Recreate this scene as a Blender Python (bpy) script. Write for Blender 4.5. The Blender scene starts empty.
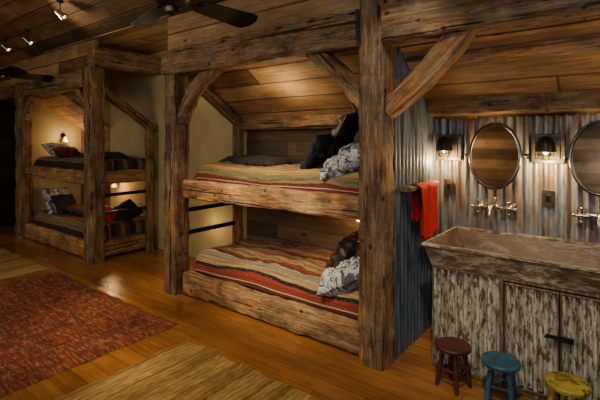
import bpy, math, random
from mathutils import Vector, Matrix, noise, Euler
random.seed(7)
V=Vector
COL=bpy.context.scene.collection
# ------------------------------------------------------------------ materials
class NT:
    def __init__(s,name):
        s.m=bpy.data.materials.new(name); s.m.use_nodes=True
        s.t=s.m.node_tree; s.N=s.t.nodes; s.L=s.t.links
        s.b=s.N['Principled BSDF']
    def n(s,typ,**kw):
        x=s.N.new(typ)
        for k,v in kw.items():
            if k.startswith('i_'):
                x.inputs[k[2:].replace('_',' ')].default_value=v
            else: setattr(x,k,v)
        return x
    def l(s,a,b): s.L.new(a,b)
    def math(s,op,a,b=None,c=None):
        x=s.N.new('ShaderNodeMath'); x.operation=op
        for i,q in enumerate((a,b,c)):
            if q is None: continue
            if isinstance(q,(int,float)): x.inputs[i].default_value=q
            else: s.L.new(q,x.inputs[i])
        return x.outputs[0]
    def ramp(s,fac,stops,interp='LINEAR'):
        x=s.N.new('ShaderNodeValToRGB'); cr=x.color_ramp; cr.interpolation=interp
        while len(cr.elements)>1: cr.elements.remove(cr.elements[-1])
        cr.elements[0].position=stops[0][0]; cr.elements[0].color=(*stops[0][1],1)
        for p,c in stops[1:]:
            e=cr.elements.new(p); e.color=(*c,1)
        s.L.new(fac,x.inputs[0]); return x.outputs[0]
    def mix(s,fac,a,b,mode='MIX'):
        x=s.N.new('ShaderNodeMix'); x.data_type='RGBA'; x.blend_type=mode
        for i,q in ((0,fac),(6,a),(7,b)):
            if isinstance(q,(int,float)): x.inputs[i].default_value=q
            elif isinstance(q,tuple): x.inputs[i].default_value=(*q,1)
            else: s.L.new(q,x.inputs[i])
        return x.outputs[2]
    def bump(s,h,strength=.4,dist=.01):
        x=s.n('ShaderNodeBump',i_Strength=strength,i_Distance=dist)
        s.l(h,x.inputs['Height']); s.l(x.outputs[0],s.b.inputs['Normal'])
    def mapped(s,src,scale,rnd=True):
        mp=s.n('ShaderNodeMapping'); mp.inputs['Scale'].default_value=scale
        s.l(src,mp.inputs[0])
        if rnd:
            oi=s.n('ShaderNodeObjectInfo'); r=s.math('MULTIPLY',oi.outputs['Random'],37.0)
            cb=s.n('ShaderNodeCombineXYZ')
            for i in range(3): s.l(r,cb.inputs[i])
            s.l(cb.outputs[0],mp.inputs['Location'])
        return mp.outputs[0]
    def noise(s,vec,scale,detail=6,rough=.6,dist=0):
        x=s.n('ShaderNodeTexNoise',i_Scale=scale,i_Detail=detail,i_Roughness=rough,i_Distortion=dist)
        s.l(vec,x.inputs['Vector']); return x.outputs['Fac']

def simple(name,col,rough=.6,metal=0,emit=None,es=1,nscale=0,namt=.3,bump=0):
    k=NT(name)
    k.b.inputs['Roughness'].default_value=rough; k.b.inputs['Metallic'].default_value=metal
    k.b.inputs['Base Color'].default_value=(*col,1)
    if nscale:
        tc=k.n('ShaderNodeTexCoord'); f=k.noise(tc.outputs['Object'],nscale)
        c=k.ramp(f,[(.3,tuple(x*(1-namt) for x in col)),(.7,tuple(min(1,x*(1+namt)) for x in col))])
        k.l(c,k.b.inputs['Base Color'])
        if bump: k.bump(f,bump,.01)
    if emit:
        k.b.inputs['Emission Color'].default_value=(*emit,1); k.b.inputs['Emission Strength'].default_value=es
    return k.m

def timber(name,dark,mid,light,rough=.72):
    k=NT(name); tc=k.n('ShaderNodeTexCoord'); o=tc.outputs['Object']
    g=k.noise(k.mapped(o,(2.4,50,50)),1.6,9,.72,.15)
    g2=k.noise(k.mapped(o,(1.3,12,12)),1.5,7,.66,.25)
    p=k.noise(k.mapped(o,(2.4,4.5,4.5)),1.6,9,.72,.1)
    hue=k.noise(k.mapped(o,(1.1,2.2,2.2)),1.7,4,.6)
    cr=k.noise(k.mapped(o,(.5,30,30)),1.3,2,.4,.12)
    saw=k.noise(k.mapped(o,(30,1.2,1.2)),1.2,4,.7)
    gg=k.math('ADD',k.math('MULTIPLY',g,.6),k.math('MULTIPLY',g2,.4))
    base=k.ramp(gg,[(.36,dark),(.48,mid),(.61,light)])
    c=k.mix(1.0,base,k.ramp(hue,[(.38,(.90,.97,1.0)),(.52,(1,1,1)),(.62,(1.35,1.08,.74))]),'MULTIPLY')
    pat=k.ramp(p,[(.36,(.42,.38,.35)),(.48,(.92,.90,.87)),(.62,(1.27,1.2,1.1))])
    c=k.mix(1.0,c,pat,'MULTIPLY')
    c=k.mix(.18,c,k.ramp(saw,[(.38,(.5,.48,.45)),(.58,(1.15,1.15,1.1))]),'MULTIPLY')
    crk=k.ramp(cr,[(.335,(.05,.035,.028)),(.35,(1,1,1))])
    c=k.mix(.95,c,crk,'MULTIPLY')
    vo=k.n('ShaderNodeTexVoronoi',i_Scale=2.6); k.l(k.mapped(o,(1.8,2.6,2.6)),vo.inputs['Vector'])
    kn=k.ramp(vo.outputs['Distance'],[(.05,(.04,.03,.02)),(.09,(.45,.36,.28)),(.12,(1,1,1))])
    c=k.mix(.9,c,kn,'MULTIPLY')
    vh=k.n('ShaderNodeTexVoronoi',i_Scale=4.5); k.l(k.mapped(o,(1,1,1)),vh.inputs['Vector'])
    ho=k.ramp(vh.outputs['Distance'],[(.05,(.02,.015,.01)),(.065,(1,1,1))])
    c=k.mix(.9,c,ho,'MULTIPLY')
    k.l(c,k.b.inputs['Base Color'])
    k.b.inputs['Roughness'].default_value=rough
    h=k.math('ADD',k.math('ADD',gg,k.math('MULTIPLY',crk,.6)),k.math('MULTIPLY',saw,.3))
    k.bump(h,1.0,.02)
    return k.m

def planks(name,width,cols,rough=.6,gap=.04,grain=1.0,bump=.4,length=2.4,gapcol=.15,coat=0,contrast=.75):
    k=NT(name); tc=k.n('ShaderNodeTexCoord'); o=tc.outputs['Object']
    sx=k.n('ShaderNodeSeparateXYZ'); k.l(o,sx.inputs[0])
    wv=k.noise(k.mapped(o,(1.5,3,1),False),1.0,2,.5)
    yy=k.math('DIVIDE',k.math('ADD',sx.outputs[1],k.math('MULTIPLY',wv,.0 if coat else .03)),width); row=k.math('FLOOR',yy); fr=k.math('FRACT',yy)
    w1=k.n('ShaderNodeTexWhiteNoise',noise_dimensions='1D'); k.l(row,w1.inputs['W'])
    xx=k.math('ADD',k.math('DIVIDE',sx.outputs[0],length),k.math('MULTIPLY',w1.outputs['Value'],7.3))
    seg=k.math('FLOOR',xx); fx=k.math('FRACT',xx)
    cb=k.n('ShaderNodeCombineXYZ'); k.l(row,cb.inputs[0]); k.l(seg,cb.inputs[1])
    w2=k.n('ShaderNodeTexWhiteNoise',noise_dimensions='2D'); k.l(cb.outputs[0],w2.inputs['Vector'])
    off=k.n('ShaderNodeVectorMath',operation='SCALE'); k.l(w2.outputs['Color'],off.inputs[0]); off.inputs['Scale'].default_value=20
    add=k.n('ShaderNodeVectorMath',operation='ADD'); k.l(o,add.inputs[0]); k.l(off.outputs[0],add.inputs[1])
    g=k.noise(k.mapped(add.outputs[0],(1.6*grain,22*grain,22*grain),False),1.5,8,.7,.4)
    n=len(cols)
    tone=k.math('ADD',k.math('MULTIPLY',w2.outputs['Value'],.4 if not coat else .25),k.math('MULTIPLY',g,.75))
    a0=.3 if not coat else .25
    c=k.ramp(tone,[(a0+.55*i/(n-1),cols[i]) for i in range(n)])
    p=k.noise(k.mapped(o,(.9,2,.8),False),1.8,7,.68)
    c=k.mix(contrast,c,k.ramp(p,[(.35,(.34,.31,.28)),(.62,(1.15,1.1,1))]),'MULTIPLY')
    vo=k.n('ShaderNodeTexVoronoi',i_Scale=1.6); k.l(k.mapped(add.outputs[0],(1.6,3.4,3),False),vo.inputs['Vector'])
    c=k.mix(.3 if coat else .85,c,k.ramp(vo.outputs['Distance'],[(.05,(.07,.045,.03)),(.13,(1,1,1))]),'MULTIPLY')
    e=k.math('MINIMUM',fr,k.math('SUBTRACT',1.0,fr))
    e2=k.math('MULTIPLY',k.math('MINIMUM',fx,k.math('SUBTRACT',1.0,fx)),length/width)
    em=k.math('MINIMUM',e,e2)
    gm=k.ramp(em,[(0,(gapcol,)*3),(gap,(1,1,1))])
    c=k.mix(1.0,c,gm,'MULTIPLY')
    k.l(c,k.b.inputs['Base Color']); k.b.inputs['Roughness'].default_value=rough
    if coat: k.b.inputs['Coat Weight'].default_value=coat; k.b.inputs['Coat Roughness'].default_value=.25
    k.bump(k.math('ADD',k.math('MULTIPLY',g,.6),gm),bump,.012)
    return k.m

def corrugated_mat(name,base,rust,warm=.5,lo=.45,hi=.7):
    k=NT(name); tc=k.n('ShaderNodeTexCoord'); o=tc.outputs['Object']
    a=k.noise(k.mapped(o,(20,1.5,1),False),1.4,9,.74,.3)
    b=k.noise(k.mapped(o,(14,1.6,2),False),1.3,7,.7)
    c=k.ramp(b,[(.36,tuple(x*.22 for x in base)),(.5,tuple(x*.75 for x in base)),(.66,tuple(x*1.25 for x in base))])
    c=k.mix(k.ramp(a,[(lo,(0,0,0)),(hi,(warm,)*3)]),c,rust)
    k.l(c,k.b.inputs['Base Color']); k.b.inputs['Metallic'].default_value=.5
    k.l(k.ramp(a,[(.3,(.30,)*3),(.7,(.68,)*3)]),k.b.inputs['Roughness'])
    k.bump(a,.3,.005)
    return k.m

def peel(name,paint,under,thr=.5,sc=(9,9,1.6),rough=.75,soft=.04,dk=.35,grime=None,ga=.85):
    k=NT(name); tc=k.n('ShaderNodeTexCoord'); o=tc.outputs['Object']
    a=k.noise(k.mapped(o,sc,False),1.5,10,.78,.15)
    b=k.noise(k.mapped(o,tuple(q*.35 for q in sc),False),1.2,8,.75)
    u=k.ramp(b,[(.3,tuple(x*dk for x in under)),(.7,under)])
    pc=k.ramp(b,[(.3,tuple(x*dk for x in paint)),(.58,paint)])
    m=k.ramp(a,[(thr,(0,0,0)),(thr+soft,(1,1,1))])
    c=k.mix(m,u,pc)
    if grime:
        d=k.noise(k.mapped(o,grime,False),1.2,6,.7)
        c=k.mix(ga,c,k.ramp(d,[(.38,(.34,.24,.15)),(.52,(1,.98,.94))]),'MULTIPLY')
    k.l(c,k.b.inputs['Base Color']); k.b.inputs['Roughness'].default_value=rough
    k.bump(m,.5,.004)
    return k.m

def striped(name,period,stops,zig=.05,zmask=None,rough=.95,za=.010):
    k=NT(name); tc=k.n('ShaderNodeTexCoord')
    sx=k.n('ShaderNodeSeparateXYZ'); k.l(tc.outputs['UV'],sx.inputs[0])
    v=sx.outputs[1]; u=sx.outputs[0]
    t=k.math('FRACT',k.math('DIVIDE',v,period))
    z=k.math('PINGPONG',u,zig)
    z=k.math('DIVIDE',z,zig)
    t2=t
    if zmask:
        m=k.ramp(t,zmask,'CONSTANT')
        t2=k.math('ADD',t,k.math('MULTIPLY',k.math('MULTIPLY',z,za),m))
    c=k.ramp(t2,stops,'CONSTANT')
    f=k.noise(tc.outputs['UV'],70,4,.6)
    # fine woven pinstripes and flecks
    pin=k.math('FRACT',k.math('MULTIPLY',v,38.0))
    fl=k.noise(k.mapped(tc.outputs['UV'],(60,150,1),False),1,2,.5)
    lines=k.noise(k.mapped(tc.outputs['UV'],(3,110,1),False),1,3,.6)
    c=k.mix(.5,c,k.ramp(pin,[(0,(.45,.40,.36)),(.28,(1.1,1.1,1.05)),(.7,(1.2,1.15,1.05)),(1,(.45,.40,.36))]),'MULTIPLY')
    c=k.mix(k.ramp(fl,[(.60,(0,0,0)),(.66,(.45,.45,.45))]),c,(.45,.34,.18))
    c=k.mix(.6,c,k.ramp(f,[(.3,(.5,.5,.5)),(.7,(1.15,1.15,1.15))]),'MULTIPLY')
    c=k.mix(.75,c,k.ramp(lines,[(.35,(.42,.39,.37)),(.65,(1.25,1.22,1.15))]),'MULTIPLY')
    k.l(c,k.b.inputs['Base Color']); k.b.inputs['Roughness'].default_value=rough
    k.b.inputs['Sheen Weight'].default_value=.05
    k.bump(f,.4,.003)
    return k.m

def rug_mat(name,cols,sx_,sy_,stripes=(),mod=.5,ribs=0):
    k=NT(name); tc=k.n('ShaderNodeTexCoord'); o=tc.outputs['Object']
    wob=k.noise(o,3,3,.5)
    w=k.n('ShaderNodeTexVoronoi',i_Scale=1.0); k.l(k.mapped(o,(sx_,sy_,1),False),w.inputs['Vector'])
    r=k.n('ShaderNodeSeparateXYZ'); k.l(w.outputs['Color'],r.inputs[0])
    n=len(cols)
    c=k.ramp(r.outputs[0],[(i/n,cols[i]) for i in range(n)],'CONSTANT')
    f=k.noise(k.mapped(o,(sx_*.1,sy_*.1,1),False),1,7,.7)
    c=k.mix(1.0,c,k.ramp(f,[(.35,(1-mod,)*3),(.62,(1.15,1.1,1.05))]),'MULTIPLY')
    s=k.n('ShaderNodeSeparateXYZ'); k.l(o,s.inputs[0])
    xw=k.math('ADD',s.outputs[0],k.math('MULTIPLY',wob,.08))
    for (per,st) in stripes:
        t=k.math('FRACT',k.math('DIVIDE',xw,per))
        c=k.mix(1.0,c,k.ramp(t,st,'LINEAR'),'MULTIPLY')
    k.l(c,k.b.inputs['Base Color']); k.b.inputs['Roughness'].default_value=.95
    h=k.math('ADD',k.noise(o,130,3,.6),r.outputs[1])
    if ribs:
        h=k.math('ADD',h,k.math('MULTIPLY',k.math('PINGPONG',xw,ribs),1.0/ribs))
    k.bump(h,.9,.010)
    return k.m

M_POST=timber('timber_hewn',(.048,.027,.014),(.20,.125,.064),(.45,.31,.17))
M_RAIL=timber('timber_rail',(.10,.050,.020),(.35,.20,.088),(.64,.43,.22))
M_BRACE=timber('timber_brace',(.075,.040,.020),(.28,.17,.078),(.52,.35,.18))
M_FLOOR=planks('floor_boards',.14,[(.18,.068,.016),(.30,.122,.029),(.41,.18,.047),(.50,.25,.078)],rough=.24,gap=.03,bump=.10,length=2.6,gapcol=.35,coat=.35,contrast=.5)
M_CEIL=planks('ceiling_boards',.21,[(.035,.020,.011),(.12,.07,.033),(.23,.14,.065),(.36,.24,.12)],rough=.75,gap=.06,grain=1.3,bump=.7)
M_SLOPE=planks('slope_boards',.23,[(.06,.032,.014),(.23,.128,.053),(.41,.25,.11),(.60,.40,.195)],rough=.7,gap=.06,length=3.6,grain=1.3,bump=.7)
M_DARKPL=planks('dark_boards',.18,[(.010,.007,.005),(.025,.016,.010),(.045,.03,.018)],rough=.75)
M_KNEE=planks('kneewall_boards',.16,[(.04,.027,.017),(.12,.085,.052),(.21,.155,.095)],rough=.75)
M_CREAM=simple('cream_plaster',(.46,.40,.20),.85,nscale=3,namt=.15,bump=.1)
M_TIN=corrugated_mat('galvanized_tin',(.36,.41,.45),(.27,.15,.055),.9,.47,.60)
M_TINB=corrugated_mat('galvanized_tin_blue',(.20,.27,.35),(.10,.075,.055),.7,.45,.66)
M_PEEL=peel('peeling_white_paint',(.64,.64,.53),(.19,.115,.055),.45,(34,7,2),.75,.05,.45,(18,1.6,1),.9)
M_TROUGH=peel('worn_trough',(.44,.38,.28),(.18,.12,.065),.475,(7,22,22),.55,.08,.4,(2.5,7,7))
M_TROUGHIN=peel('trough_inside',(.27,.20,.125),(.13,.085,.045),.48,(4,12,12),.40,.18)  # brown darkened to paint occlusion shade into the hollow basin
M_RIM=peel('trough_rim',(.56,.48,.34),(.20,.13,.07),.47,(9,24,24),.4,.1)
M_BLACK=simple('black_iron',(.015,.014,.013),.45,.7,nscale=30)
M_PEWTER=simple('aged_nickel',(.48,.45,.40),.26,1.0,nscale=25,namt=.35)
M_FRAME=simple('mirror_frame_metal',(.16,.15,.14),.25,1.0,nscale=20)
M_ZINC=simple('zinc_plate',(.12,.11,.095),.45,.6,nscale=22,namt=.6,bump=.3)
M_MIRROR=simple('mirror_glass',(.86,.88,.88),.04,1.0)
M_BULB=simple('bulb_glow',(1,.7,.35),.4,0,(1,.50,.15),6)
M_SHADE=simple('warm_lamp_shade',(.6,.4,.2),.7,0,(1,.50,.15),.5)
M_FAN=simple('dark_fan_blade',(.012,.010,.009),.5,0,nscale=8,namt=.3)
M_BRONZE=simple('dark_bronze',(.05,.04,.03),.35,.85,nscale=20)
M_MATT=simple('mattress_ticking',(.20,.17,.13),.9,nscale=10,namt=.15)
M_RED=simple('red_terry',(.45,.012,.010),.95,nscale=40,namt=.35,bump=.6)
M_LEATHER=simple('dark_leather',(.014,.010,.010),.5,nscale=12,namt=.5,bump=.4)
M_NAVY=simple('navy_cloth',(.014,.015,.022),.9,nscale=30,namt=.4,bump=.4)
M_BROWNC=simple('brown_cloth',(.10,.045,.02),.9,nscale=30,namt=.4,bump=.4)
M_WINE=peel('burgundy_paint',(.10,.016,.018),(.04,.02,.012),.38,(12,12,12),.5)
M_BLUE=peel('blue_paint',(.03,.115,.19),(.05,.05,.04),.43,(12,12,12),.5)
M_YEL=peel('yellow_paint',(.50,.38,.045),(.15,.12,.03),.43,(12,12,12),.5)
def toile(name):
    k=NT(name); tc=k.n('ShaderNodeTexCoord'); o=tc.outputs['Object']
    a=k.noise(o,17,4,.6,1.5); b=k.noise(k.mapped(o,(1,1,1)),9,3,.5,1)
    c=k.ramp(a,[(.40,(.03,.045,.10)),(.47,(.45,.45,.45)),(.58,(.74,.73,.69)),(.66,(.12,.11,.14))])
    c=k.mix(k.ramp(b,[(.56,(0,0,0)),(.60,(.9,.9,.9))]),c,(.05,.05,.08))
    k.l(c,k.b.inputs['Base Color']); k.b.inputs['Roughness'].default_value=.9
    k.bump(b,.3,.01); return k.m
M_TOILE=toile('patterned_white_cotton')
mar=(.16,.022,.018); gold=(.50,.34,.11); olv=(.22,.195,.09); crm=(.58,.49,.31); brn=(.10,.05,.024); blk=(.02,.018,.018); red=(.33,.045,.025); gry=(.28,.27,.20); tan=(.45,.32,.15)
M_BLANKUP=striped('saddle_blanket_gold',1.0,[(0,mar),(.028,crm),(.036,mar),(.065,olv),(.095,gold),(.15,red),(.165,gold),(.20,olv),(.26,blk),(.27,gold),(.34,red),(.37,olv),(.44,gold),(.50,mar),(.53,gry),(.60,red),(.62,tan),(.70,olv),(.78,gold),(.86,mar),(.90,olv)],.035,[(0,(0,0,0)),(.20,(1,1,1)),(.27,(0,0,0)),(.55,(1,1,1)),(.60,(0,0,0))])
M_BLANKLOW=striped('saddle_blanket_red',1.0,[(0,mar),(.035,crm),(.045,red),(.10,blk),(.11,tan),(.15,gry),(.20,crm),(.21,mar),(.27,red),(.31,blk),(.32,gold),(.37,olv),(.41,tan),(.46,red),(.52,crm),(.53,gry),(.60,mar),(.66,gold),(.71,crm),(.72,olv),(.78,red),(.84,tan),(.90,mar)],.04,[(0,(0,0,0)),(.11,(1,1,1)),(.20,(0,0,0)),(.32,(1,1,1)),(.41,(0,0,0))],za=.014)
M_BLANKDK=striped('saddle_blanket_dark',.55,[(0,blk),(.15,olv),(.3,mar),(.45,tan),(.48,blk),(.6,brn),(.75,olv),(.85,mar)],.04)
M_THROW=simple('dark_throw',(.03,.026,.028),.95,nscale=25,namt=.5,bump=.4)
M_RUGRED=rug_mat('red_rag_rug',[(.25,.042,.022),(.31,.080,.032),(.20,.028,.018),(.35,.15,.06),(.27,.052,.027),(.13,.05,.03),(.34,.22,.11),(.24,.036,.021),(.30,.10,.038)],18,90,((.42,[(0,(.70,.62,.62)),(.07,(1.2,1.35,1.3)),(.14,(.85,.8,.8)),(.4,(1.05,1.02,1)),(.5,(1.15,1.25,1.1)),(.6,(.9,.84,.8)),(.9,(1.1,1.05,1)),(1,(.70,.62,.62))]),),.5)
M_RUGTAN=rug_mat('tan_woven_rug',[(.52,.36,.12),(.57,.42,.16),(.46,.31,.095),(.54,.385,.135),(.39,.25,.075)],90,22,((.34,[(0,(.68,.60,.46)),(.08,(1,1,1)),(.5,(1.12,1.1,1.05)),(.58,(.60,.52,.40)),(.66,(1,1,1)),(1,(.68,.60,.46))]),(.040,[(0,(.76,.72,.67)),(.4,(1.08,1.08,1.08)),(.8,(1,1,1)),(1,(.76,.72,.67))])),.3,.02)
M_RUGTAN2=rug_mat('gold_woven_rug',[(.50,.34,.11),(.47,.31,.10),(.53,.38,.15)],90,22,((.4,[(0,(.72,.62,.5)),(.2,(1,1,1)),(.8,(1,1,1)),(1,(.72,.62,.5))]),),.4,.02)

# ------------------------------------------------------------------ helpers
def finish(ob,parent=None,label=None,cat=None,kind=None,group=None):
    COL.objects.link(ob)
    if parent is not None:
        ob.parent=parent
        ob.matrix_parent_inverse=Matrix.Translation(parent.location).inverted()
    if label: ob['label']=label
    if cat: ob['category']=cat
    if kind: ob['kind']=kind
    if group: ob['group']=group
    return ob
def mk(name,verts,faces,mat,parent=None,smooth=35,M=None,uvs=None,**kw):
    me=bpy.data.meshes.new(name); me.from_pydata([tuple(v) for v in verts],[],faces); me.update()
    if uvs:
        uv=me.uv_layers.new(name='UVMap')
        for lp in me.loops: uv.data[lp.index].uv=uvs[lp.vertex_index]
    me.materials.append(mat)
    if smooth:
        me.polygons.foreach_set('use_smooth',[True]*len(me.polygons))
        me.set_sharp_from_angle(angle=math.radians(smooth))
    ob=bpy.data.objects.new(name,me)
    if M is not None: ob.matrix_world=M
    return finish(ob,parent,**kw)
def empty(name,loc,label,cat,group=None,rotz=0):
    e=bpy.data.objects.new(name,None); e.location=loc; e.empty_display_size=.1
    return finish(e,None,label,cat,None,group)
def frame(o,u,v):
    u=V(u).normalized(); v=V(v).normalized(); w=u.cross(v)
    M=Matrix((u,v,w)).transposed().to_4x4(); M.translation=V(o); return M
class MB:
    def __init__(s): s.v=[]; s.f=[]
    def add(s,vs,fs):
        b=len(s.v); s.v+= [V(x) for x in vs]; s.f+=[tuple(i+b for i in f) for f in fs]; return s
    def box(s,c,d,rot=None,bev=.0):
        hx,hy,hz=[q/2 for q in d]; R=rot or Matrix.Identity(3); c=V(c)
        b=min(bev,hx*.9,hy*.9,hz*.9)
        if b<=0:
            vs=[V((x*hx,y*hy,z*hz)) for x in(-1,1) for y in(-1,1) for z in(-1,1)]
            fs=[(0,1,3,2),(4,6,7,5),(0,4,5,1),(2,3,7,6),(0,2,6,4),(1,5,7,3)]
        else:
            vs=[];idx={}
            for x in(-1,1):
                for y in(-1,1):
                    for z in(-1,1):
                        for a in range(3):
                            p=[x*(hx-b),y*(hy-b),z*(hz-b)]; p[a]+= b*(x,y,z)[a]
                            idx[(x,y,z,a)]=len(vs); vs.append(V(p))
            fs=[]
            for a in range(3):
                o1,o2=[q for q in range(3) if q!=a]
                for sg in(-1,1):
                    q=[]
                    for (p,r) in((-1,-1),(1,-1),(1,1),(-1,1)):
                        k=[0,0,0];k[a]=sg;k[o1]=p;k[o2]=r;q.append(idx[(*k,a)])
                    flip=(sg==1)==(a==1)
                    fs.append(tuple(q[::-1]) if flip else tuple(q))
            for a in range(3):
                o1,o2=[q for q in range(3) if q!=a]
                for p in(-1,1):
                    for r in(-1,1):
                        k0=[0,0,0];k0[a]=-1;k0[o1]=p;k0[o2]=r;k1=list(k0);k1[a]=1
                        fs.append((idx[(*k0,o1)],idx[(*k1,o1)],idx[(*k1,o2)],idx[(*k0,o2)]))
            for x in(-1,1):
                for y in(-1,1):
                    for z in(-1,1): fs.append(tuple(idx[(x,y,z,a)] for a in range(3)))
        return s.add([c+R@q for q in vs],fs)
    def tube(s,pts,r,seg=10,cap=True):
        pts=[V(p) for p in pts]; n=len(pts)
        rs=r if isinstance(r,(list,tuple)) else [r]*n
        T0=(pts[1]-pts[0]).normalized(); up=V((0,0,1)) if abs(T0.z)<.9 else V((1,0,0))
        a=T0.cross(up).normalized(); vs=[];fs=[]
        for i,p in enumerate(pts):
            T=(pts[min(i+1,n-1)]-pts[max(i-1,0)]).normalized()
            a=(a-T*a.dot(T)).normalized(); b=T.cross(a)
            for k in range(seg):
                t=2*math.pi*k/seg; vs.append(p+(a*math.cos(t)+b*math.sin(t))*rs[i])
        for i in range(n-1):
            for k in range(seg):
                k2=(k+1)%seg; fs.append((i*seg+k,i*seg+k2,(i+1)*seg+k2,(i+1)*seg+k))
        if cap: fs.append(tuple(range(seg))[::-1]); fs.append(tuple((n-1)*seg+k for k in range(seg)))
        return s.add(vs,fs)
    def lathe(s,prof,o,axis=(0,0,1),seg=24):
        ax=V(axis).normalized(); up=V((0,0,1)) if abs(ax.z)<.9 else V((1,0,0))
        a=ax.cross(up).normalized(); b=ax.cross(a); o=V(o); vs=[];fs=[]
        for r,z in prof:
            for k in range(seg):
                t=2*math.pi*k/seg; vs.append(o+ax*z+(a*math.cos(t)+b*math.sin(t))*max(r,.0004))
        for i in range(len(prof)-1):
            for k in range(seg):
                k2=(k+1)%seg; fs.append((i*seg+k,i*seg+k2,(i+1)*seg+k2,(i+1)*seg+k))
        return s.add(vs,fs)
    def ball(s,o,r,sc=(1,1,1),seg=16):
        vs=[];fs=[];n=10
        for i in range(n+1):
            p=math.pi*i/n
            for k in range(seg):
                t=2*math.pi*k/seg
                vs.append(V(o)+V((math.sin(p)*math.cos(t)*sc[0],math.sin(p)*math.sin(t)*sc[1],math.cos(p)*sc[2]))*max(r,.0001))
        for i in range(n):
            for k in range(seg):
                k2=(k+1)%seg; fs.append((i*seg+k,(i+1)*seg+k,(i+1)*seg+k2,i*seg+k2))
        return s.add(vs,fs)
    def make(s,name,mat,parent=None,smooth=35,**kw):
        return mk(name,s.v,s.f,mat,parent,smooth,**kw)
SEED=[0]
def sweep(name,pts,b,w,t,mat,parent=None,amp=.009,c=.014,**kw):
    SEED[0]+=1; sd=V((SEED[0]*3.7,SEED[0]*1.3,0))
    pts=[V(p) for p in pts]; b=V(b).normalized(); chord=(pts[-1]-pts[0]).normalized()
    M=frame(pts[0],chord,b); Mi=M.inverted()
    hw,ht=w/2,t/2; prof=[]
    def seg(p,q,n):
        for i in range(n+1): prof.append((p[0]+(q[0]-p[0])*i/n,p[1]+(q[1]-p[1])*i/n))
    seg((-hw+c,-ht),(hw-c,-ht),4); seg((hw,-ht+c),(hw,ht-c),4); seg((hw-c,ht),(-hw+c,ht),4); seg((-hw,ht-c),(-hw,-ht+c),4)
    n=len(pts); K=len(prof); vs=[];fs=[]
    for i,p in enumerate(pts):
        T=(pts[min(i+1,n-1)]-pts[max(i-1,0)]).normalized(); nn=T.cross(b).normalized()
        for (y,z) in prof:
            q=p+b*y+nn*z; out=(b*(y/hw)+nn*(z/ht)).normalized()
            corner=(abs(y)/hw)*(abs(z)/ht)
            d=noise.noise(q*3+sd)*amp+noise.noise(q*13+sd)*amp*.6+(noise.noise(q*8-sd)-.25)*amp*1.5*(corner**3)
            vs.append(Mi@(q+out*d))
    for i in range(n-1):
        for k in range(K):
            k2=(k+1)%K; fs.append((i*K+k,i*K+k2,(i+1)*K+k2,(i+1)*K+k))
    fs.append(tuple(range(K))[::-1]); fs.append(tuple((n-1)*K+k for k in range(K)))
    return mk(name,vs,fs,mat,parent,40,M,**kw)
def beam(name,p0,p1,b,w,t,mat,parent=None,**kw):
    p0,p1=V(p0),V(p1); n=max(4,int((p1-p0).length/.035))
    return sweep(name,[p0.lerp(p1,i/n) for i in range(n+1)],b,w,t,mat,parent,**kw)
def slab(name,o,u,v,U,W,mat,t=.04,**kw):
    M=frame(o,u,v); kw.setdefault('kind','structure')
    vs=[(x,y,z) for x in(0,U) for y in(0,W) for z in(-t,0)]
    fs=[(0,1,3,2),(4,6,7,5),(0,4,5,1),(2,3,7,6),(0,2,6,4),(1,5,7,3)]
    return mk(name,vs,fs,mat,None,0,M,**kw)
def corrugated(name,o,u,v,U,W,mat,period=.066,amp=.009,parent=None,**kw):
    M=frame(o,u,v); nx=int(U/period*8); ny=6; vs=[];fs=[]
    for j in range(ny+1):
        for i in range(nx+1):
            x=U*i/nx; vs.append((x,W*j/ny,amp*math.sin(2*math.pi*x/period)+noise.noise(V((x*2,j*.7,3)))*.003))
    for j in range(ny):
        for i in range(nx):
            a=j*(nx+1)+i; fs.append((a,a+1,a+nx+2,a+nx+1))
    return mk(name,vs,fs,mat,parent,80,M,**kw)

# ------------------------------------------------------------------ setting
XL,XR=-9.2,1.7
slab('floor',(XL,-2.7,0),(1,0,0),(0,1,0),XR-XL,6.5,M_FLOOR,.1)
c30,s30=math.cos(math.radians(30)),math.sin(math.radians(30))
slab('ceiling',(XL,2.70,2.9),(1,0,0),(0,-c30,s30),XR-XL,2.70/c30,M_CEIL,.05)
slab('ceiling.001',(XR,-2.70,2.9),(-1,0,0),(0,c30,s30),XR-XL,2.70/c30,M_CEIL,.05)
sl=V((0,-.94,.64)).normalized()
slab('ceiling.002',(-3.69,3.70,1.78),(1,0,0),sl,XR+3.69,1.13,M_SLOPE,.05)
slab('ceiling.003',(XL,3.70,1.78),(1,0,0),sl,-6.9-XL,1.13,M_SLOPE,.05)
slab('ceiling.004',(-6.95,3.72,2.9),(1,0,0),(0,-1,0),3.3,1.04,M_SLOPE,.05)
slab('wall_front',(XR,-2.7,0),(-1,0,0),(0,0,1),XR-XL,2.95,M_SLOPE,.05)
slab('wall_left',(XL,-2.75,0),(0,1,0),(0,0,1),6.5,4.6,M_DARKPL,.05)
slab('wall_right',(XR,3.75,0),(0,-1,0),(0,0,1),6.5,4.6,M_KNEE,.05)
slab('wall_back',(-3.69,3.70,0),(1,0,0),(0,0,1),2.29,1.80,M_KNEE,.04)
slab('wall_back.001',(-6.9,3.70,0),(1,0,0),(0,0,1),3.21,2.92,M_CREAM,.04)
slab('wall_back.002',(XL,3.70,0),(1,0,0),(0,0,1),-6.9-XL,1.80,M_KNEE,.04)
slab('wall_back.003',(-1.40,3.74,0),(1,0,0),(0,0,1),XR+1.40,1.80,M_DARKPL,.04)
corrugated('wall_back.004',(-1.38,3.70,0),(1,0,0),(0,0,1),XR+1.38,1.84,M_TIN,.066,.013,kind='structure')
slab('wall_header',(-3.89,2.72,2.50),(1,0,0),(0,0,1),XR+3.89,.42,M_SLOPE,.04)
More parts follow.
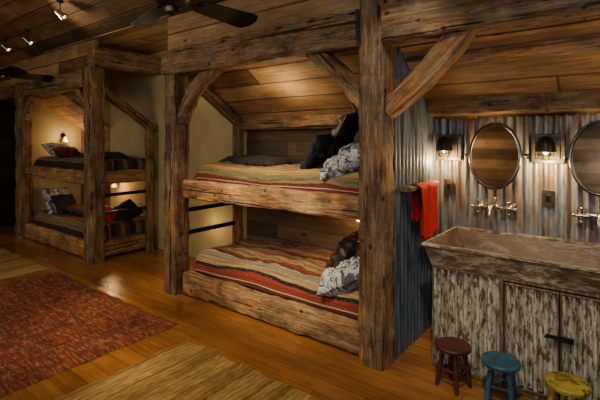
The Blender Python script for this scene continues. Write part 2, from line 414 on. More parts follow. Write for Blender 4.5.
slab('wall_header.001',(XL,2.72,2.50),(1,0,0),(0,0,1),-5.45-XL,.42,M_SLOPE,.04)
def cheek(x,mat,nm):
    mk(nm,[(x,2.74,2.44),(x,2.74,2.92),(x,3.74,2.92),(x,3.74,1.78),(x-.03,2.74,2.44),(x-.03,2.74,2.92),(x-.03,3.74,2.92),(x-.03,3.74,1.78)],
       [(0,1,2,3),(7,6,5,4),(0,4,5,1),(1,5,6,2),(2,6,7,3),(3,7,4,0)],mat,None,0,kind='structure')
cheek(-3.70,M_CREAM,'wall_dormer'); cheek(-6.9,M_CREAM,'wall_dormer.001')
slab('wall_partition',(-1.52,3.70,0),(0,-1,0),(0,0,1),.84,2.35,M_KNEE,.03)
corrugated('wall_partition.001',(-1.355,2.865,0),(0,1,0),(0,0,1),.83,2.30,M_TINB,kind='structure')
slab('wall_partition.002',(-7.93,2.86,0),(0,1,0),(0,0,1),.84,2.35,M_CREAM,.04)
# timber frame
PL=dict(cat='post',group='timber frame posts')
LAB='rough hewn reclaimed timber post'
beam('timber_post',(-1.443,2.76,0),(-1.443,2.76,2.72),(1,0,0),.195,.2,M_POST,label=LAB+' beside sink and bunk bed',amp=.014,c=.016,**PL)
beam('timber_post.001',(-3.79,2.76,0),(-3.79,2.76,2.275),(1,0,0),.2,.2,M_POST,label=LAB+' at foot of striped bunk',amp=.014,c=.016,**PL)
beam('timber_post.002',(-5.55,2.76,0),(-5.55,2.76,2.54),(1,0,0),.2,.2,M_POST,label=LAB+' at corner of second bunk',amp=.014,c=.016,**PL)
beam('timber_post.003',(-7.90,2.76,0),(-7.90,2.76,2.54),(1,0,0),.2,.2,M_POST,label=LAB+' near the dark end wall',amp=.014,c=.016,**PL)
BP=dict(cat='post',group='slim back posts of bunks')
for i,x in enumerate((-3.71,-5.55)):
    beam('back_post'+('.%03d'%i if i else ''),(x,3.57,0),(x,3.57,1.86),(1,0,0),.10,.11,M_POST,label='slim dark timber post at back corner of bunk',**BP)
HB=dict(cat='beam')
beam('header_beam',(-3.89,2.74,2.405),(-1.54,2.74,2.405),(0,1,0),.22,.27,M_POST,label='hewn header beam above striped bunk beds',amp=.015,**HB)
beam('header_beam.001',(-1.345,2.74,2.405),(XR,2.74,2.405),(0,1,0),.20,.27,M_POST,label='hewn header beam above the sink area',amp=.015,**HB)
beam('header_beam.002',(-7.80,2.74,2.405),(-5.65,2.74,2.405),(0,1,0),.20,.22,M_POST,label='hewn header beam above second bunk',amp=.012,**HB)
beam('header_beam.003',(-5.50,2.69,2.68),(-5.50,3.70,2.68),(1,0,0),.2,.25,M_POST,label='thick dormer beam resting on corner post',amp=.012,**HB)
beam('header_beam.004',(XL,2.74,2.405),(-8.0,2.74,2.405),(0,1,0),.20,.22,M_POST,label='hewn header beam by dark wall',amp=.01,**HB)
beam('wall_plate_beam',(-1.36,3.57,1.935),(XR,3.57,1.935),(0,1,0),.20,.27,M_BRACE,label='thick wall plate beam above corrugated tin wall',amp=.012,**HB)
beam('wall_plate_beam.001',(-3.64,3.63,1.79),(-1.54,3.63,1.79),(0,1,0),.12,.14,M_BRACE,label='wall plate beam at back of bunk bed',**HB)
beam('purlin',(-1.34,3.10,2.19),(XR,3.10,2.19),sl,.13,.07,M_POST,label='dark purlin across sloping boards over sink',amp=.008,cat='beam')
RB=dict(cat='rafter',group='sloping bunk rafters')
for i,x in enumerate((-3.69,-5.55)):
    beam('rafter'+('.%03d'%i if i else ''),(x,2.86,2.27),(x,3.66,1.74),(1,0,0),.09,.12,M_POST,label='sloping rafter at open end of bunk',**RB)
def brace(nm,x0,z0,x1,z1,sag,lab,t=.12,y=2.76,w=.12):
    p0,p1=V((x0,y,z0)),V((x1,y,z1)); d=(p1-p0); nrm=V((d.z,0,-d.x)).normalized()
    if nrm.z<0: nrm=-nrm
    pts=[]
    for i in range(17):
        f=i/16; pts.append(p0.lerp(p1,f)+nrm*math.sin(f*math.pi)*sag)
    sweep(nm,pts,(0,1,0),w,t,M_BRACE,label=lab,cat='brace',group='curved knee braces')
brace('knee_brace',-1.54,1.84,-2.02,2.31,.05,'curved timber knee brace between post and bunk header')
brace('knee_brace.001',-3.69,1.80,-3.16,2.31,.07,'curved timber knee brace at foot of striped bunk')
brace('knee_brace.002',-1.36,1.82,-.80,2.34,-.035,'broad timber knee brace beside the sink',.145)
brace('knee_brace.003',-7.80,1.95,-7.4,2.31,.03,'curved timber knee brace on second bunk',.10)
brace('knee_brace.004',-5.65,1.95,-6.0,2.31,.03,'curved timber knee brace on corner post of second bunk',.10)

# ------------------------------------------------------------------ bunks
def bunk(nm,x0,x1,lab):
    e=empty(nm,((x0+x1)/2,3.2,0),lab,'bunk bed')
    for z0,z1 in((1.0,1.185),(.012,.235)):
        beam('side_rail',(x0,2.79,(z0+z1)/2),(x1,2.79,(z0+z1)/2),(0,1,0),.10,z1-z0,M_RAIL,e,amp=.011)
    for z in(1.06,.12):
        MB().box(((x0+x1)/2,3.25,z),(x1-x0-.02,.80,.07)).make('bed_base',M_RAIL,e,0)
        beam('end_board',(x0+.05,2.86,z),(x0+.05,3.50,z),(1,0,0),.05,.16,M_RAIL,e)
        beam('back_rail',(x0+.08,3.66,z),(x1,3.66,z),(0,1,0),.05,.16,M_RAIL,e)
    return e
def guard(e,x):
    for z in(.62,.86):
        MB().box((x,3.18,z),(.03,.66,.045),bev=.006).make('guard_rail',M_BLACK,e,35)
b1=bunk('bunk_bed',-3.66,-1.545,'built-in rustic double bunk bed with heavy timber rails')
b2=bunk('bunk_bed.001',-7.80,-5.655,'second built-in rustic bunk bed with timber rails')
guard(b1,-3.71); guard(b2,-5.55)
beam('end_board',(-5.60,2.86,1.09),(-5.60,3.52,1.09),(1,0,0),.05,.18,M_RAIL,b2)
beam('end_board',(-5.60,2.86,.13),(-5.60,3.52,.13),(1,0,0),.05,.20,M_RAIL,b2)
def mattress(nm,x0,x1,z0,z1,lab):
    MB().box(((x0+x1)/2,3.28,(z0+z1)/2),(x1-x0,.70,z1-z0),bev=.05).make(nm,M_MATT,label=lab,cat='mattress')
def blanket(nm,x0,x1,zt,mat,lab,dropf=.10,drop_end=.14,seed=0,amp=.014,rr=.12,drop2=0):
    yf,yb=2.868,3.66; nx=130; ny=70; L=(x1-x0)+drop_end+drop2; W=(yb-yf)+dropf
    vs=[];uv=[];fs=[]
    for j in range(ny+1):
        s=-dropf+W*j/ny
        for i in range(nx+1):
            a=-drop_end+L*i/nx; z=zt; b=(x1-x0)-a
            y=yf+max(s,0); x=x0+min(max(a,0),x1-x0)
            def rd(q,r): return (r-math.sqrt(max(0,r*r-(r-q)**2)))*.8 if 0<=q<r else 0
            base=rr*.8
            if s<0: z+=s-base; y-=.006
            else: z-=rd(s,rr)
            if a<0: z+=a-.04; x-=.012
            else: z-=rd(a,.05)
            if drop2:
                if b<0: z+=b-.04; x+=.012
                else: z-=rd(b,.05)
            w=noise.noise(V((x*2.2+seed,y*3.5,seed)))*1.5+noise.noise(V((x*6+seed,y*8,seed+4)))*.9+noise.noise(V((x*13+seed+y*8,y*9,seed+4)))*.6
            if s>0 and a>0 and b>0: z+=amp*w*min(1,s/.1)+.004
            elif s<=0: y-=abs(.004*w)
            vs.append((x,y,z)); uv.append((a+w*.004,s+dropf+.005+.018*noise.noise(V((x*1.3,seed,y)))+.004*w))
    for j in range(ny):
        for i in range(nx):
            q=j*(nx+1)+i; fs.append((q,q+1,q+nx+2,q+nx+1))
    ob=mk(nm,vs,fs,mat,None,70,None,uv,label=lab,cat='blanket')
    m=ob.modifiers.new('thick','SOLIDIFY'); m.thickness=.010; m.offset=1
    return ob
mattress('mattress',-3.60,-1.58,1.10,1.295,'mattress under gold striped blanket'); mattress('mattress.001',-3.60,-1.58,.16,.375,'mattress under red striped blanket')
mattress('mattress.002',-7.75,-5.66,1.10,1.28,'mattress on top berth of second bunk'); mattress('mattress.003',-7.75,-5.66,.16,.375,'mattress on bottom berth of second bunk')
blanket('blanket',-3.61,-1.60,1.335,M_BLANKUP,'gold and olive blanket with thin red stripes on top berth',dropf=.07,seed=1,amp=.018)
blanket('blanket.001',-3.61,-1.60,.42,M_BLANKLOW,'red, tan and grey striped blanket on bottom berth',dropf=.10,seed=5,amp=.024)
blanket('blanket.002',-7.76,-5.65,1.31,M_BLANKDK,'dark striped blanket on top berth of second bunk',dropf=.06,seed=9,drop2=.10)
blanket('blanket.003',-7.76,-5.65,.42,M_BLANKDK,'dark striped blanket on bottom berth of second bunk',dropf=.10,seed=12,drop2=.12)
def pillow(nm,c,size,rot,mat,lab,cat='pillow',seed=0,wr=.02,group=None):
    w,h,t=size; n=26; vs=[];fs=[]
    for side in(1,-1):
        for j in range(n+1):
            for i in range(n+1):
                a=2*i/n-1; b=2*j/n-1
                e=max(0,(1-abs(a)**2.6))*max(0,(1-abs(b)**2.6))
                pin=1-.07*(1-abs(a*b))*(max(abs(a),abs(b))**3)
                z=side*(t/2)*e**.42
                q=V((a*w/2*pin,b*h/2*pin,z))
                q.z+=wr*noise.noise(V((a*2+seed,b*2,side+seed)))*e**.3+wr*.8*noise.noise(V((a*5+seed,b*5,side)))*e**.3
                q.x+=wr*.8*noise.noise(V((b*2.5,seed,1))); q.y+=wr*.8*noise.noise(V((a*2.5,seed,7)))
                vs.append(q)
    K=(n+1)*(n+1)
    for s in range(2):
        for j in range(n):
            for i in range(n):
                a=s*K+j*(n+1)+i; f=(a,a+1,a+n+2,a+n+1); fs.append(f if s==0 else f[::-1])
    M=Matrix.Translation(V(c))@rot.to_4x4()
    return mk(nm,vs,fs,mat,None,80,M,label=lab,cat=cat,group=group)
def R(x,y,z): return Euler((math.radians(x),math.radians(y),math.radians(z))).to_matrix()
pillow('pillow',(-1.84,2.99,1.42),(.44,.30,.17),R(14,-30,10),M_TOILE,'white and navy patterned pillow on gold blanket',seed=1,wr=.04)
pillow('pillow.001',(-1.76,3.34,1.49),(.46,.42,.17),R(0,-55,0),M_TOILE,'patterned pillow leaning against the bunk end',seed=3,wr=.03)
pillow('cushion',(-2.10,3.30,1.60),(.56,.44,.14),R(10,-60,8),M_LEATHER,'dark leather cushion leaning on the pillows','cushion',seed=5,wr=.05)
pillow('cushion.001',(-2.19,3.12,1.49),(.44,.34,.12),R(12,-52,-14),M_NAVY,'crumpled black cloth cushion on top berth','cushion',seed=8,wr=.06)
pillow('pillow.002',(-1.84,2.97,.49),(.46,.32,.17),R(14,-26,12),M_TOILE,'white patterned pillow on red striped blanket',seed=11,wr=.04)
pillow('pillow.003',(-1.74,3.35,.60),(.46,.44,.17),R(0,-55,0),M_TOILE,'patterned pillow leaning inside bottom berth',seed=13)
pillow('cushion.002',(-1.95,3.16,.62),(.36,.30,.11),R(10,-60,16),M_LEATHER,'dark leather cushion on bottom berth','cushion',seed=15,wr=.05)
pillow('cushion.003',(-2.08,3.34,.55),(.30,.30,.10),R(0,-50,-10),M_BROWNC,'small brown cushion on bottom berth','cushion',seed=18,wr=.03)
def throw(nm,x0,x1,y0,y1,z,lab,mat,seed,h=.06):
    nx,ny=40,20; vs=[];fs=[];uv=[]
    for j in range(ny+1):
        for i in range(nx+1):
            fx,fy=i/nx,j/ny; x=x0+(x1-x0)*fx; y=y0+(y1-y0)*fy
            e=(min(fx,1-fx)*8); e=min(1,e); e2=min(1,min(fy,1-fy)*5)
            zz=z+(h+.05*noise.noise(V((x*5,y*6,seed))))*math.sqrt(e*e2+1e-4)
            vs.append((x+.04*noise.noise(V((y*6,seed,0))),y+.05*noise.noise(V((x*4,seed,2))),zz)); uv.append((x,y))
    for j in range(ny):
        for i in range(nx):
            a=j*(nx+1)+i; fs.append((a,a+1,a+nx+2,a+nx+1))
    ob=mk(nm,vs,fs,mat,None,70,None,uv,label=lab,cat='throw')
    m=ob.modifiers.new('thick','SOLIDIFY'); m.thickness=.02; m.offset=-1
throw('folded_throw',-3.56,-2.72,3.08,3.56,1.355,'dark folded throw lying on gold striped blanket',M_THROW,2,.07)
throw('folded_throw.001',-7.0,-5.9,3.1,3.5,1.34,'dark folded throw on second bunk',M_THROW,6)
pillow('pillow.004',(-7.45,3.1,.60),(.5,.4,.16),R(0,55,0),M_TOILE,'pale patterned pillow against the cream partition',seed=21)
pillow('cushion.004',(-7.15,3.1,.56),(.4,.36,.13),R(0,50,10),M_NAVY,'dark navy cushion in bottom berth of second bunk','cushion',seed=22)
pillow('cushion.005',(-6.8,3.2,.50),(.4,.36,.13),R(0,15,30),M_BROWNC,'brown cushion lying in bottom berth of second bunk','cushion',seed=24)
pillow('pillow.005',(-7.5,3.15,1.43),(.5,.4,.14),R(0,22,0),M_TOILE,'pale patterned pillow on top berth of second bunk',seed=26)
pillow('cushion.006',(-7.1,3.1,1.40),(.4,.36,.13),R(0,15,-10),M_WINE,'burgundy cushion on top berth of second bunk','cushion',seed=27)
pillow('cushion.007',(-6.05,3.2,.52),(.36,.36,.12),R(10,25,40),M_RED,'small red cushion near open end of second bunk','cushion',seed=29)
pillow('cushion.008',(-5.85,3.4,.56),(.36,.32,.12),R(30,30,10),M_NAVY,'small dark cushion near open end of second bunk','cushion',seed=33)

def reading(nm,x,y,z,lab,n=(0,-1,0)):
    e=empty(nm,(x,y,z),lab,'reading light'); n=V(n)
    MB().lathe([(0,0),(.04,0),(.04,.012),(0,.014)],(x,y,z),n).tube([V((x,y,z)),V((x,y,z))+n*.07,V((x,y,z))+n*.09+V((0,0,-.03))],.007).make('wall_bracket',M_BRONZE,e)
    MB().lathe([(.02,.04),(.05,-.05),(.047,-.05),(.016,.038)],V((x,y,z))+n*.09+V((0,0,-.06))).make('lamp_shade',M_SHADE,e)
reading('reading_light',-2.05,3.70,.93,'small brass reading light inside bottom berth')
reading('reading_light.001',-6.6,3.70,.95,'small reading light inside second bunk')
reading('reading_light.002',-7.93,3.38,1.68,'glowing reading light on cream partition',(1,0,0))

# ------------------------------------------------------------------ sink
e=empty('trough_sink',(0.04,3.28,.74),'long rustic trough sink with worn brown paint','sink')
x0,x1,y0,y1,zt,zb=-1.17,1.30,2.90,3.66,.875,.72
def ring(ix,iy,z): return [(x0+ix,y0+iy,z),(x1-ix,y0+iy,z),(x1-ix,y1-iy,z),(x0+ix,y1-iy,z)]
def rings(rs,close_last=True):
    vs=[];fs=[]
    for r in rs: vs+=r
    for i in range(len(rs)-1):
        for k in range(4):
            k2=(k+1)%4; fs.append((i*4+k,i*4+k2,(i+1)*4+k2,(i+1)*4+k))
    b=(len(rs)-1)*4
    if close_last: fs.append((b,b+1,b+2,b+3))
    return vs,fs
vs,fs=rings([ring(.055,.055,zb),ring(.014,.014,zt-.018),ring(.020,.020,zt-.018)],False)
MB().add(vs,fs).make('basin_body',M_TROUGH,e,20)
vs,fs=rings([ring(.004,.004,zt-.018),ring(.004,.004,zt-.003),ring(.007,.007,zt),ring(.024,.024,zt),ring(.027,.027,zt-.03)],False)
MB().add(vs,fs).make('basin_rim',M_RIM,e,20)
vs,fs=rings([ring(.025,.025,zt-.02),ring(.20,.16,.56)]); MB().add(vs,fs).make('basin_interior',M_TROUGHIN,e,20)
for x in(-.80,-.16): MB().lathe([(0,0),(.03,0),(.032,.004),(.028,.006),(0,.005)],(x,3.28,.56)).make('drain',M_PEWTER,e)
e=empty('vanity_cabinet',(0.04,3.28,0),'wash cabinet clad in peeling white ribbed tin','cabinet')
cx0,cx1,cy0,cy1=-1.11,1.26,2.98,3.64
MB().box(((cx0+cx1)/2,(cy0+.03+cy1)/2,.28),(cx1-cx0-.03,cy1-cy0-.04,.52)).make('cabinet_body',M_TROUGHIN,e,0)
corrugated('side_panel',(cx0,cy1,.05),(0,-1,0),(0,0,1),cy1-cy0,.67,M_PEEL,.055,.006,e)
def ribs(nm,xa,xb,za,zb_,y,par):
    return corrugated(nm,(xa,y,za),(1,0,0),(0,0,1),xb-xa,zb_-za,M_PEEL,.052,.019,par)
ribs('front_panel',cx0,-.66,.03,.72,cy0,e)
ribs('front_panel',.02,cx1,.03,.72,cy0,e)
M_STILE=peel('stile_paint',(.40,.37,.28),(.16,.105,.055),.50,(30,30,4),.75,.12)
for x in(cx0+.006,-.655,.03,cx1-.02): MB().box((x,cy0-.004,.375),(.018,.03,.71),bev=.004).make('stile',M_STILE,e)
MB().box(((cx0+cx1)/2,cy0-.004,.712),(cx1-cx0,.032,.03),bev=.004).box(((cx0+cx1)/2,cy0+.002,.018),(cx1-cx0,.032,.03),bev=.004).make('face_frame',M_STILE,e)
for i,(a,b) in enumerate(((-.637,-.335),(-.331,.012))):
    d=MB()
    for (c_,s_) in((((a+b)/2,.684),(b-a,.014)),(((a+b)/2,.046),(b-a,.014))):
        d.box((c_[0],cy0-.024,c_[1]),(s_[0],.012,s_[1]),bev=.003)
    for x in(a+.006,b-.006): d.box((x,cy0-.024,.365),(.008,.012,.64),bev=.003)
    d=d.make('door',M_STILE,e)
    p=ribs('door_panel',a+.006,b-.006,.05,.68,cy0-.008,None)
    p.parent=d; p.matrix_parent_inverse=Matrix.Identity(4)
    if i==0: h=MB().box((b-.035,cy0-.036,.42),(.07,.010,.024),bev=.003).tube([(b-.055,cy0-.036,.42),(b-.055,cy0-.057,.42)],.008).tube([(b-.075,cy0-.057,.42),(b+.045,cy0-.057,.422)],.006).make('door_handle',M_BLACK,None)
    else: h=MB().box((a+.035,cy0-.036,.42),(.07,.010,.034),bev=.003).tube([(a+.05,cy0-.036,.42),(a+.05,cy0-.062,.42)],.010).make('door_handle',M_BLACK,None)
    h.parent=d
def faucet(nm,x,lab):
    y=3.69; z=1.07; e=empty(nm,(x,y,z),lab,'faucet','wall mounted bridge faucets')
    m=MB()
    for dx in(-.11,.11):
        m.box((x+dx,y-.014,z),(.075,.012,.075),bev=.005)
        m.tube([(x+dx,y,z),(x+dx,y-.07,z)],.018).ball((x+dx,y-.075,z),.029)
    m.tube([(x-.11,y-.065,z),(x+.11,y-.065,z)],.017).ball((x,y-.065,z),.031).tube([(x,y-.065,z),(x,y-.065,z+.06)],[.014,.009]).ball((x,y-.065,z+.065),.014,seg=10)
    m.make('faucet_body',M_PEWTER,e)
    MB().tube([(x,y-.065,z),(x,y-.11,z+.032),(x,y-.17,z+.034),(x,y-.225,z+.005),(x,y-.235,z-.045)],[.017,.015,.015,.015,.017],12).make('spout',M_PEWTER,e)
    for dx in(-.11,.11):
        q=MB().tube([(x+dx,y-.09,z),(x+dx,y-.12,z)],.010)
        q.tube([(x+dx-.046,y-.12,z),(x+dx+.046,y-.12,z)],.009).tube([(x+dx,y-.12,z-.046),(x+dx,y-.12,z+.046)],.009)
        for a,b in((.046,0),(-.046,0),(0,.046),(0,-.046),(0,0)): q.ball((x+dx+a,y-.12,z+b),.014,seg=10)
        q.make('cross_handle',M_PEWTER,e)
faucet('faucet',-.85,'ornate pewter bridge faucet beneath oval mirror'); faucet('faucet.001',-.16,'second ornate pewter bridge faucet over trough sink')
def mirror(nm,x,lab):
    z,y=1.475,3.60; e=empty(nm,(x,y,z),lab,'mirror','oval pivot mirrors')
    T=Matrix.Rotation(math.radians(-5),3,'X')
    def P(a,b,c=0): return V((x,y,z))+T@V((a,c,b))
    N=56; ra,rb=.185,.255
    pts=[P(ra*math.cos(2*math.pi*i/N),rb*math.sin(2*math.pi*i/N)) for i in range(N+1)]
    MB().tube(pts,.012,12,False).make('mirror_frame',M_FRAME,e)
    vs=[P(0,0)]+[P(ra*math.cos(2*math.pi*i/N),rb*math.sin(2*math.pi*i/N)) for i in range(N)]
    vs2=[p+T@V((0,.008,0)) for p in vs]
    mk('mirror_glass',vs+vs2,[(0,1+i,1+(i+1)%N) for i in range(N)]+[(N+1,N+2+(i+1)%N,N+2+i) for i in range(N)]+[(1+i,N+2+i,N+2+(i+1)%N,1+(i+1)%N) for i in range(N)],M_MIRROR,e,0)
    for s in(-1,1):
        m=MB()
        m.tube([(x+s*(ra+.03),3.70,z),(x+s*(ra+.03),y,z)],.007).ball((x+s*(ra+.03),y-.002,z),.013,seg=10).tube([(x+s*(ra+.03),y,z),(x+s*ra,y,z)],.006)
        m.lathe([(0,0),(.022,0),(.02,.008),(0,.01)],(x+s*(ra+.03),3.695,z),(0,-1,0),16)
        m.make('pivot_bracket',M_FRAME,e)
mirror('wall_mirror',-.85,'oval tilting mirror with thin dark metal frame'); mirror('wall_mirror.001',-.155,'second oval tilting mirror with metal frame')
def sconce(nm,x,lab):
    z=1.535; e=empty(nm,(x,3.68,z),lab,'wall light','rustic metal wall sconces')
    MB().box((x,3.676,z),(.225,.02,.225),bev=.006).box((x,3.664,z),(.165,.012,.165),bev=.004).make('backplate',M_ZINC,e)
    MB().lathe([(0,0),(.035,0),(.033,.015),(0,.02)],(x,3.662,z+.02),(0,-1,0)).tube([(x,3.65,z+.02),(x,3.60,z+.055),(x,3.565,z+.065)],.010).make('lamp_arm',M_BRONZE,e)
    MB().lathe([(0,.095),(.015,.093),(.042,.078),(.062,.04),(.070,-.022),(.066,-.022),(.057,.04),(.038,.070),(.0,.085)],(x,3.565,z)).make('dome_shade',M_BRONZE,e)
    m=MB()
    for k in range(6):
        t=k*math.pi/3; q=V((math.cos(t),math.sin(t),0)); c=V((x,3.565,z))
        m.tube([c+q*.052+V((0,0,-.01)),c+q*.050+V((0,0,-.05)),c+q*.03+V((0,0,-.08)),c+V((0,0,-.088))],.0034,6)
    m.tube([(x+.051*math.cos(i*math.pi/10),3.565+.051*math.sin(i*math.pi/10),z-.045) for i in range(21)],.0034,6,False).make('wire_cage',M_BRONZE,e)
    MB().ball((x,3.565,z-.022),.018,(1,1,1.2)).make('light_bulb',M_BULB,e)
sconce('wall_sconce',-1.235,'dark square industrial wall sconce with caged amber bulb'); sconce('wall_sconce.001',-.49,'dark square wall sconce glowing between the mirrors')
def plate(nm,x,z,lab):
    e=empty(nm,(x,3.69,z),lab,'switch plate','metal switch plates')
    MB().box((x,3.680,z),(.085,.010,.13),bev=.003).make('cover_plate',M_PEWTER,e)
    MB().box((x,3.673,z),(.030,.012,.05),bev=.002).make('switch_toggle',M_BLACK,e)
plate('switch_plate',-1.235,1.20,'metal switch plate below the sconce'); plate('switch_plate.001',-.49,1.16,'metal switch plate between faucets')
e=empty('towel_bar',(-1.33,3.2,1.24),'rough wooden towel bar fixed to tin partition','towel bar')
beam('bar',(-1.27,2.93,1.24),(-1.27,3.50,1.24),(1,0,0),.035,.035,M_BRACE,e,amp=.002,c=.006)
for y in(2.96,3.47): MB().box((-1.31,y,1.24),(.09,.035,.05),bev=.006).make('bracket',M_BRACE,e)
nx,ny=40,40; vs=[];fs=[]
for j in range(ny+1):
    for i in range(nx+1):
        f=i/nx; s=-.30+.72*j/ny
        y=3.04+.36*f*(1-.10*min(1,abs(s)*2)) 
        fold=.022*math.sin(f*24+1+s*2)*min(1,abs(s)*4)+.01*math.sin(f*11+s*5)
        r=.026
        if abs(s)<r*1.57: a=s/r; x=-1.27+r*math.sin(a); z=1.24+r*math.cos(a)
        else:
            sg=1 if s>0 else -1; x=-1.27+sg*r+(fold*.8+ .014 if sg>0 else fold*.3); z=1.24-(abs(s)-r*1.57)
        z+=.02*math.sin(f*7+2)*(abs(s)>.2)
        vs.append((x,y,z))
for j in range(ny):
    for i in range(nx):
        a=j*(nx+1)+i; fs.append((a,a+1,a+nx+2,a+nx+1))
ob=mk('towel',vs,fs,M_RED,None,80,label='bright red towel draped over the wooden bar',cat='towel')
m=ob.modifiers.new('t','SOLIDIFY'); m.thickness=.008
# ------------------------------------------------------------------ stools
def stool(nm,x,y,h,mat,lab,rz):
    e=empty(nm,(x,y,0),lab,'stool','small painted stools')
    MB().lathe([(0,h-.035),(.085,h-.035),(.108,h-.028),(.112,h-.012),(.106,h-.002),(.09,h+.001),(.05,h-.004),(0,h-.005)],(x,y,0),seg=32).make('seat',mat,e)
    for k in range(4):
        t=rz+k*math.pi/2; q=V((math.cos(t),math.sin(t),0)); top=V((x,y,h-.035))+q*.065; bot=V((x,y,0))+q*.105
        L=[top.lerp(bot,f) for f in(0,.12,.2,.28,.42,.55,.62,.7,.85,1)]
        MB().tube(L,[.011,.013,.018,.012,.018,.018,.012,.017,.014,.011],12).make('leg',mat,e)
    for k in range(4):
        t=rz+k*math.pi/2; t2=t+math.pi/2; f=.5+.08*(k%2)
        a=V((x,y,h-.035)).lerp(V((x,y,0)),f)+V((math.cos(t),math.sin(t),0))*(.065+.04*f)
        b=V((x,y,h-.035)).lerp(V((x,y,0)),f)+V((math.cos(t2),math.sin(t2),0))*(.065+.04*f)
        MB().tube([a,a.lerp(b,.5),b],[.006,.009,.006],8).make('stretcher',mat,e)
stool('stool',-.91,2.80,.275,M_WINE,'tiny burgundy painted round wooden stool',.5)
stool('stool.001',-.625,2.80,.265,M_BLUE,'tiny blue painted round wooden stool',.9)
stool('stool.002',-.275,2.77,.265,M_YEL,'tiny yellow painted round wooden stool',.3)
# ------------------------------------------------------------------ rugs
def rug(nm,x0,x1,y0,y1,mat,lab,seed):
    nx,ny=60,60; vs=[];fs=[]; M=Matrix.Translation(((x0+x1)/2,(y0+y1)/2,0)); cx,cy=(x0+x1)/2,(y0+y1)/2
    for j in range(ny+1):
        for i in range(nx+1):
            fx,fy=i/nx,j/ny; x=x0+(x1-x0)*fx; y=y0+(y1-y0)*fy
            y+=.03*noise.noise(V((x*5,seed,fy*2))); x+=.03*noise.noise(V((seed,y*5,fx*2)))
            z=.014+.004*noise.noise(V((x*3,y*3,seed)))
            if i in(0,nx) or j in(0,ny): z=.002
            vs.append((x-cx,y-cy,z))
    for j in range(ny):
        for i in range(nx):
            a=j*(nx+1)+i; fs.append((a,a+1,a+nx+2,a+nx+1))
    mk(nm,vs,fs,mat,None,60,M,label=lab,cat='rug')
rug('rug',-5.50,-3.09,.2,2.27,M_RUGRED,'rust red multicoloured woven rag rug on wood floor',1)
rug('rug.001',-2.80,-1.25,.5,2.15,M_RUGTAN,'tan striped woven rug on wood floor',4)
rug('rug.002',-7.9,-5.70,.3,2.28,M_RUGTAN2,'golden tan woven rug beyond the red rug',8)
# ------------------------------------------------------------------ fans
def fan(nm,x,y,z,rot,lab,rad=.80):
    zc=2.9+(2.70-y)*math.tan(math.radians(30))
    e=empty(nm,(x,y,z),lab,'ceiling fan','dark ceiling fans')
    MB().lathe([(0,.0),(.07,0),(.065,-.05),(.03,-.09),(0,-.09)],(x,y,zc+.03)).make('canopy',M_BRONZE,e)
    MB().tube([(x,y,z+.08),(x,y,zc)],.013).make('downrod',M_BRONZE,e)
    MB().lathe([(0,.11),(.04,.10),(.09,.07),(.125,.03),(.125,-.02),(.09,-.05),(.05,-.065),(.045,-.10),(.02,-.12),(0,-.12)],(x,y,z)).make('motor_housing',M_BRONZE,e)
    for k in range(5):
        t=rot+k*2*math.pi/5; M=Matrix.Translation((x,y,z))@Matrix.Rotation(t,4,'Z')@Matrix.Rotation(math.radians(-18),4,'X')
        n=14; vs=[];fs=[]
        for i in range(n+1):
            f=i/n; r=.20+(rad-.20)*f; w=.068+.045*f
            if f>.88: w*=math.sqrt(max(.02,1-((f-.88)/.12)**2*.85))
            if f<.08: w*=.7+.3*f/.08
            for zz in(.004,-.004): vs+= [(r,-w,zz),(r,w,zz)]
        for i in range(n):
            a=i*4;b=a+4
            fs+=[(a,b,b+1,a+1),(a+2,a+3,b+3,b+2),(a,a+2,b+2,b),(a+1,b+1,b+3,a+3)]
        fs+=[(0,1,3,2),(n*4,n*4+2,n*4+3,n*4+1)]
        bl=mk('blade',[M@V(v) for v in vs],fs,M_FAN,e,30)
        am=MB().box((.17,0,-.008),(.14,.03,.008),bev=.002).box((.235,0,-.008),(.05,.07,.006),bev=.002)
        am.v=[M@q for q in am.v]; am.make('blade_arm',M_BRONZE,e,30)
fan('ceiling_fan',-2.50,1.78,2.58,math.radians(90),'dark bladed ceiling fan hanging over the red rug')
fan('ceiling_fan.001',-6.62,1.95,2.47,math.radians(80),'dark ceiling fan near the second bunk',.70)
def spothead(nm,x,y,z):
    zc=2.9+(2.70-y)*math.tan(math.radians(30))
    e=empty(nm,(x,y,z),'small adjustable ceiling spotlight on thin stem','spotlight','small ceiling spotlights')
    MB().tube([(x,y,z+.05),(x,y,zc)],.006).lathe([(0,0),(.04,0),(.035,-.03),(0,-.03)],(x,y,zc+.01)).make('mounting_stem',M_BLACK,e)
    MB().lathe([(0,.06),(.025,.055),(.035,0),(.048,-.06),(.044,-.06),(.03,0),(0,.02)],(x,y,z),(-.45,-.6,.6)).make('spot_head',M_PEWTER,e)
    MB().ball((x+.018,y+.024,z-.024),.022).make('light_bulb',M_BULB,e)
spothead('ceiling_spotlight',-6.55,2.33,2.97); spothead('ceiling_spotlight.001',-7.35,2.32,2.98); spothead('ceiling_spotlight.002',-5.18,2.18,3.05)

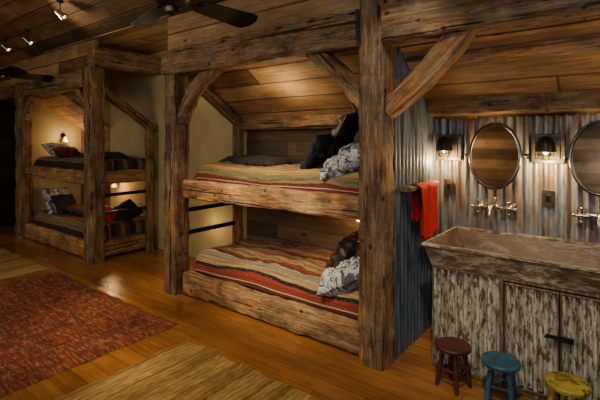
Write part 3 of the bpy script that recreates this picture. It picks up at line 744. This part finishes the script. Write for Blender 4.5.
# ------------------------------------------------------------------ lights
def point(loc,p,col,r=.04):
    l=bpy.data.lights.new('lamp_and_fill_glow','POINT'); l.energy=p; l.color=col; l.shadow_soft_size=r  # serves fixture lamps and added fill points that have no fixture
    o=bpy.data.objects.new('lamp_and_fill_glow',l); o.location=loc; COL.objects.link(o); return o
def area(loc,tgt,p,col,s,s2=None):
    l=bpy.data.lights.new('soft_light','AREA'); l.energy=p; l.color=col; l.size=s
    if s2: l.shape='RECTANGLE'; l.size_y=s2
    o=bpy.data.objects.new('soft_light',l); o.location=loc; o.rotation_euler=(V(tgt)-V(loc)).to_track_quat('-Z','Y').to_euler(); COL.objects.link(o)
def spot(loc,tgt,p,col,ang,bl=.6):
    l=bpy.data.lights.new('ceiling_and_fill_spot','SPOT'); l.energy=p; l.color=col; l.spot_size=math.radians(ang); l.spot_blend=bl; l.shadow_soft_size=.05  # ceiling spots plus added fill spots, no track is modelled
    o=bpy.data.objects.new('ceiling_and_fill_spot',l); o.location=loc; o.rotation_euler=(V(tgt)-V(loc)).to_track_quat('-Z','Y').to_euler(); COL.objects.link(o)
warm=(1,.70,.38); amber=(1,.56,.23); cool=(.60,.78,1.0); neut=(1,.84,.62)
for x in(-1.235,-.49): point((x,3.55,1.42),12,(1,.62,.27),.03)
point((.45,3.0,1.75),7,warm,.1)  # added fill point brightening the slope over the sink, no fixture
area((-4.4,-2.0,2.4),(-3.0,2.8,1.0),46,neut,1.6)
area((.9,-1.6,2.6),(-1.2,2.8,.8),34,cool,1.0)
area((-7.2,-1.5,2.8),(-6.5,2.8,.8),12,neut,1.4)
point((-2.05,3.55,.84),8,amber); point((-6.5,3.5,.86),6,amber)
point((-7.75,3.38,1.60),7,amber); point((-4.25,3.50,.50),2.5,amber)  # second point is the low alcove glow, without a fixture
point((-4.6,3.2,2.4),1.6,(1,.85,.55),.15)  # added fill point for the cream alcove wall
point((-2.6,3.05,1.95),6,warm,.1)  # added fill point for the sloping boards above the top berth
point((-2.9,-1.9,2.5),22,warm,.05); point((-.2,-2.1,2.2),16,(.75,.88,1),.1)  # added points near the unseen wall, lighting what the mirrors reflect
spot((-4.2,1.6,3.1),(-4.3,1.5,0),60,warm,80)
spot((-3.2,1.9,3.1),(-3.3,2.35,0),170,warm,50)  # added spot brightening the floor between rug and bunk
spot((-2.0,1.5,3.3),(-2.3,1.7,0),115,warm,55)
spot((-6.2,2.0,2.7),(-6.8,1.5,0),110,warm,75)
spot((-5.55,2.0,2.9),(-4.3,2.7,3.1),20,warm,110,1)  # added spot to lighten the ceiling boards
spot((-2.4,1.0,2.9),(-2.5,3.0,1.0),210,neut,42,.8)  # fill spots aimed at the bedding, no fixture
spot((-2.4,1.2,2.4),(-2.5,3.1,.4),100,warm,42,.8)
spot((-.9,1.6,3.3),(-1.3,2.9,1.2),70,neut,45)  # added spot brightening the post beside the sink
spot((-.3,1.0,3.0),(-.4,3.0,.60),170,neut,44)  # added spot brightening the cabinet front
w=bpy.data.worlds.new('World'); bpy.context.scene.world=w; w.use_nodes=True
w.node_tree.nodes['Background'].inputs[0].default_value=(.05,.05,.06,1)
# ------------------------------------------------------------------ camera
cd=bpy.data.cameras.new('camera'); cd.sensor_width=36; cd.lens=36*426/600; cd.shift_y=-.1; cd.clip_start=.05
cam=bpy.data.objects.new('camera',cd); cam.location=(0,0,1.6); cam.rotation_euler=(math.radians(90),0,math.radians(37.8))
COL.objects.link(cam); bpy.context.scene.camera=cam
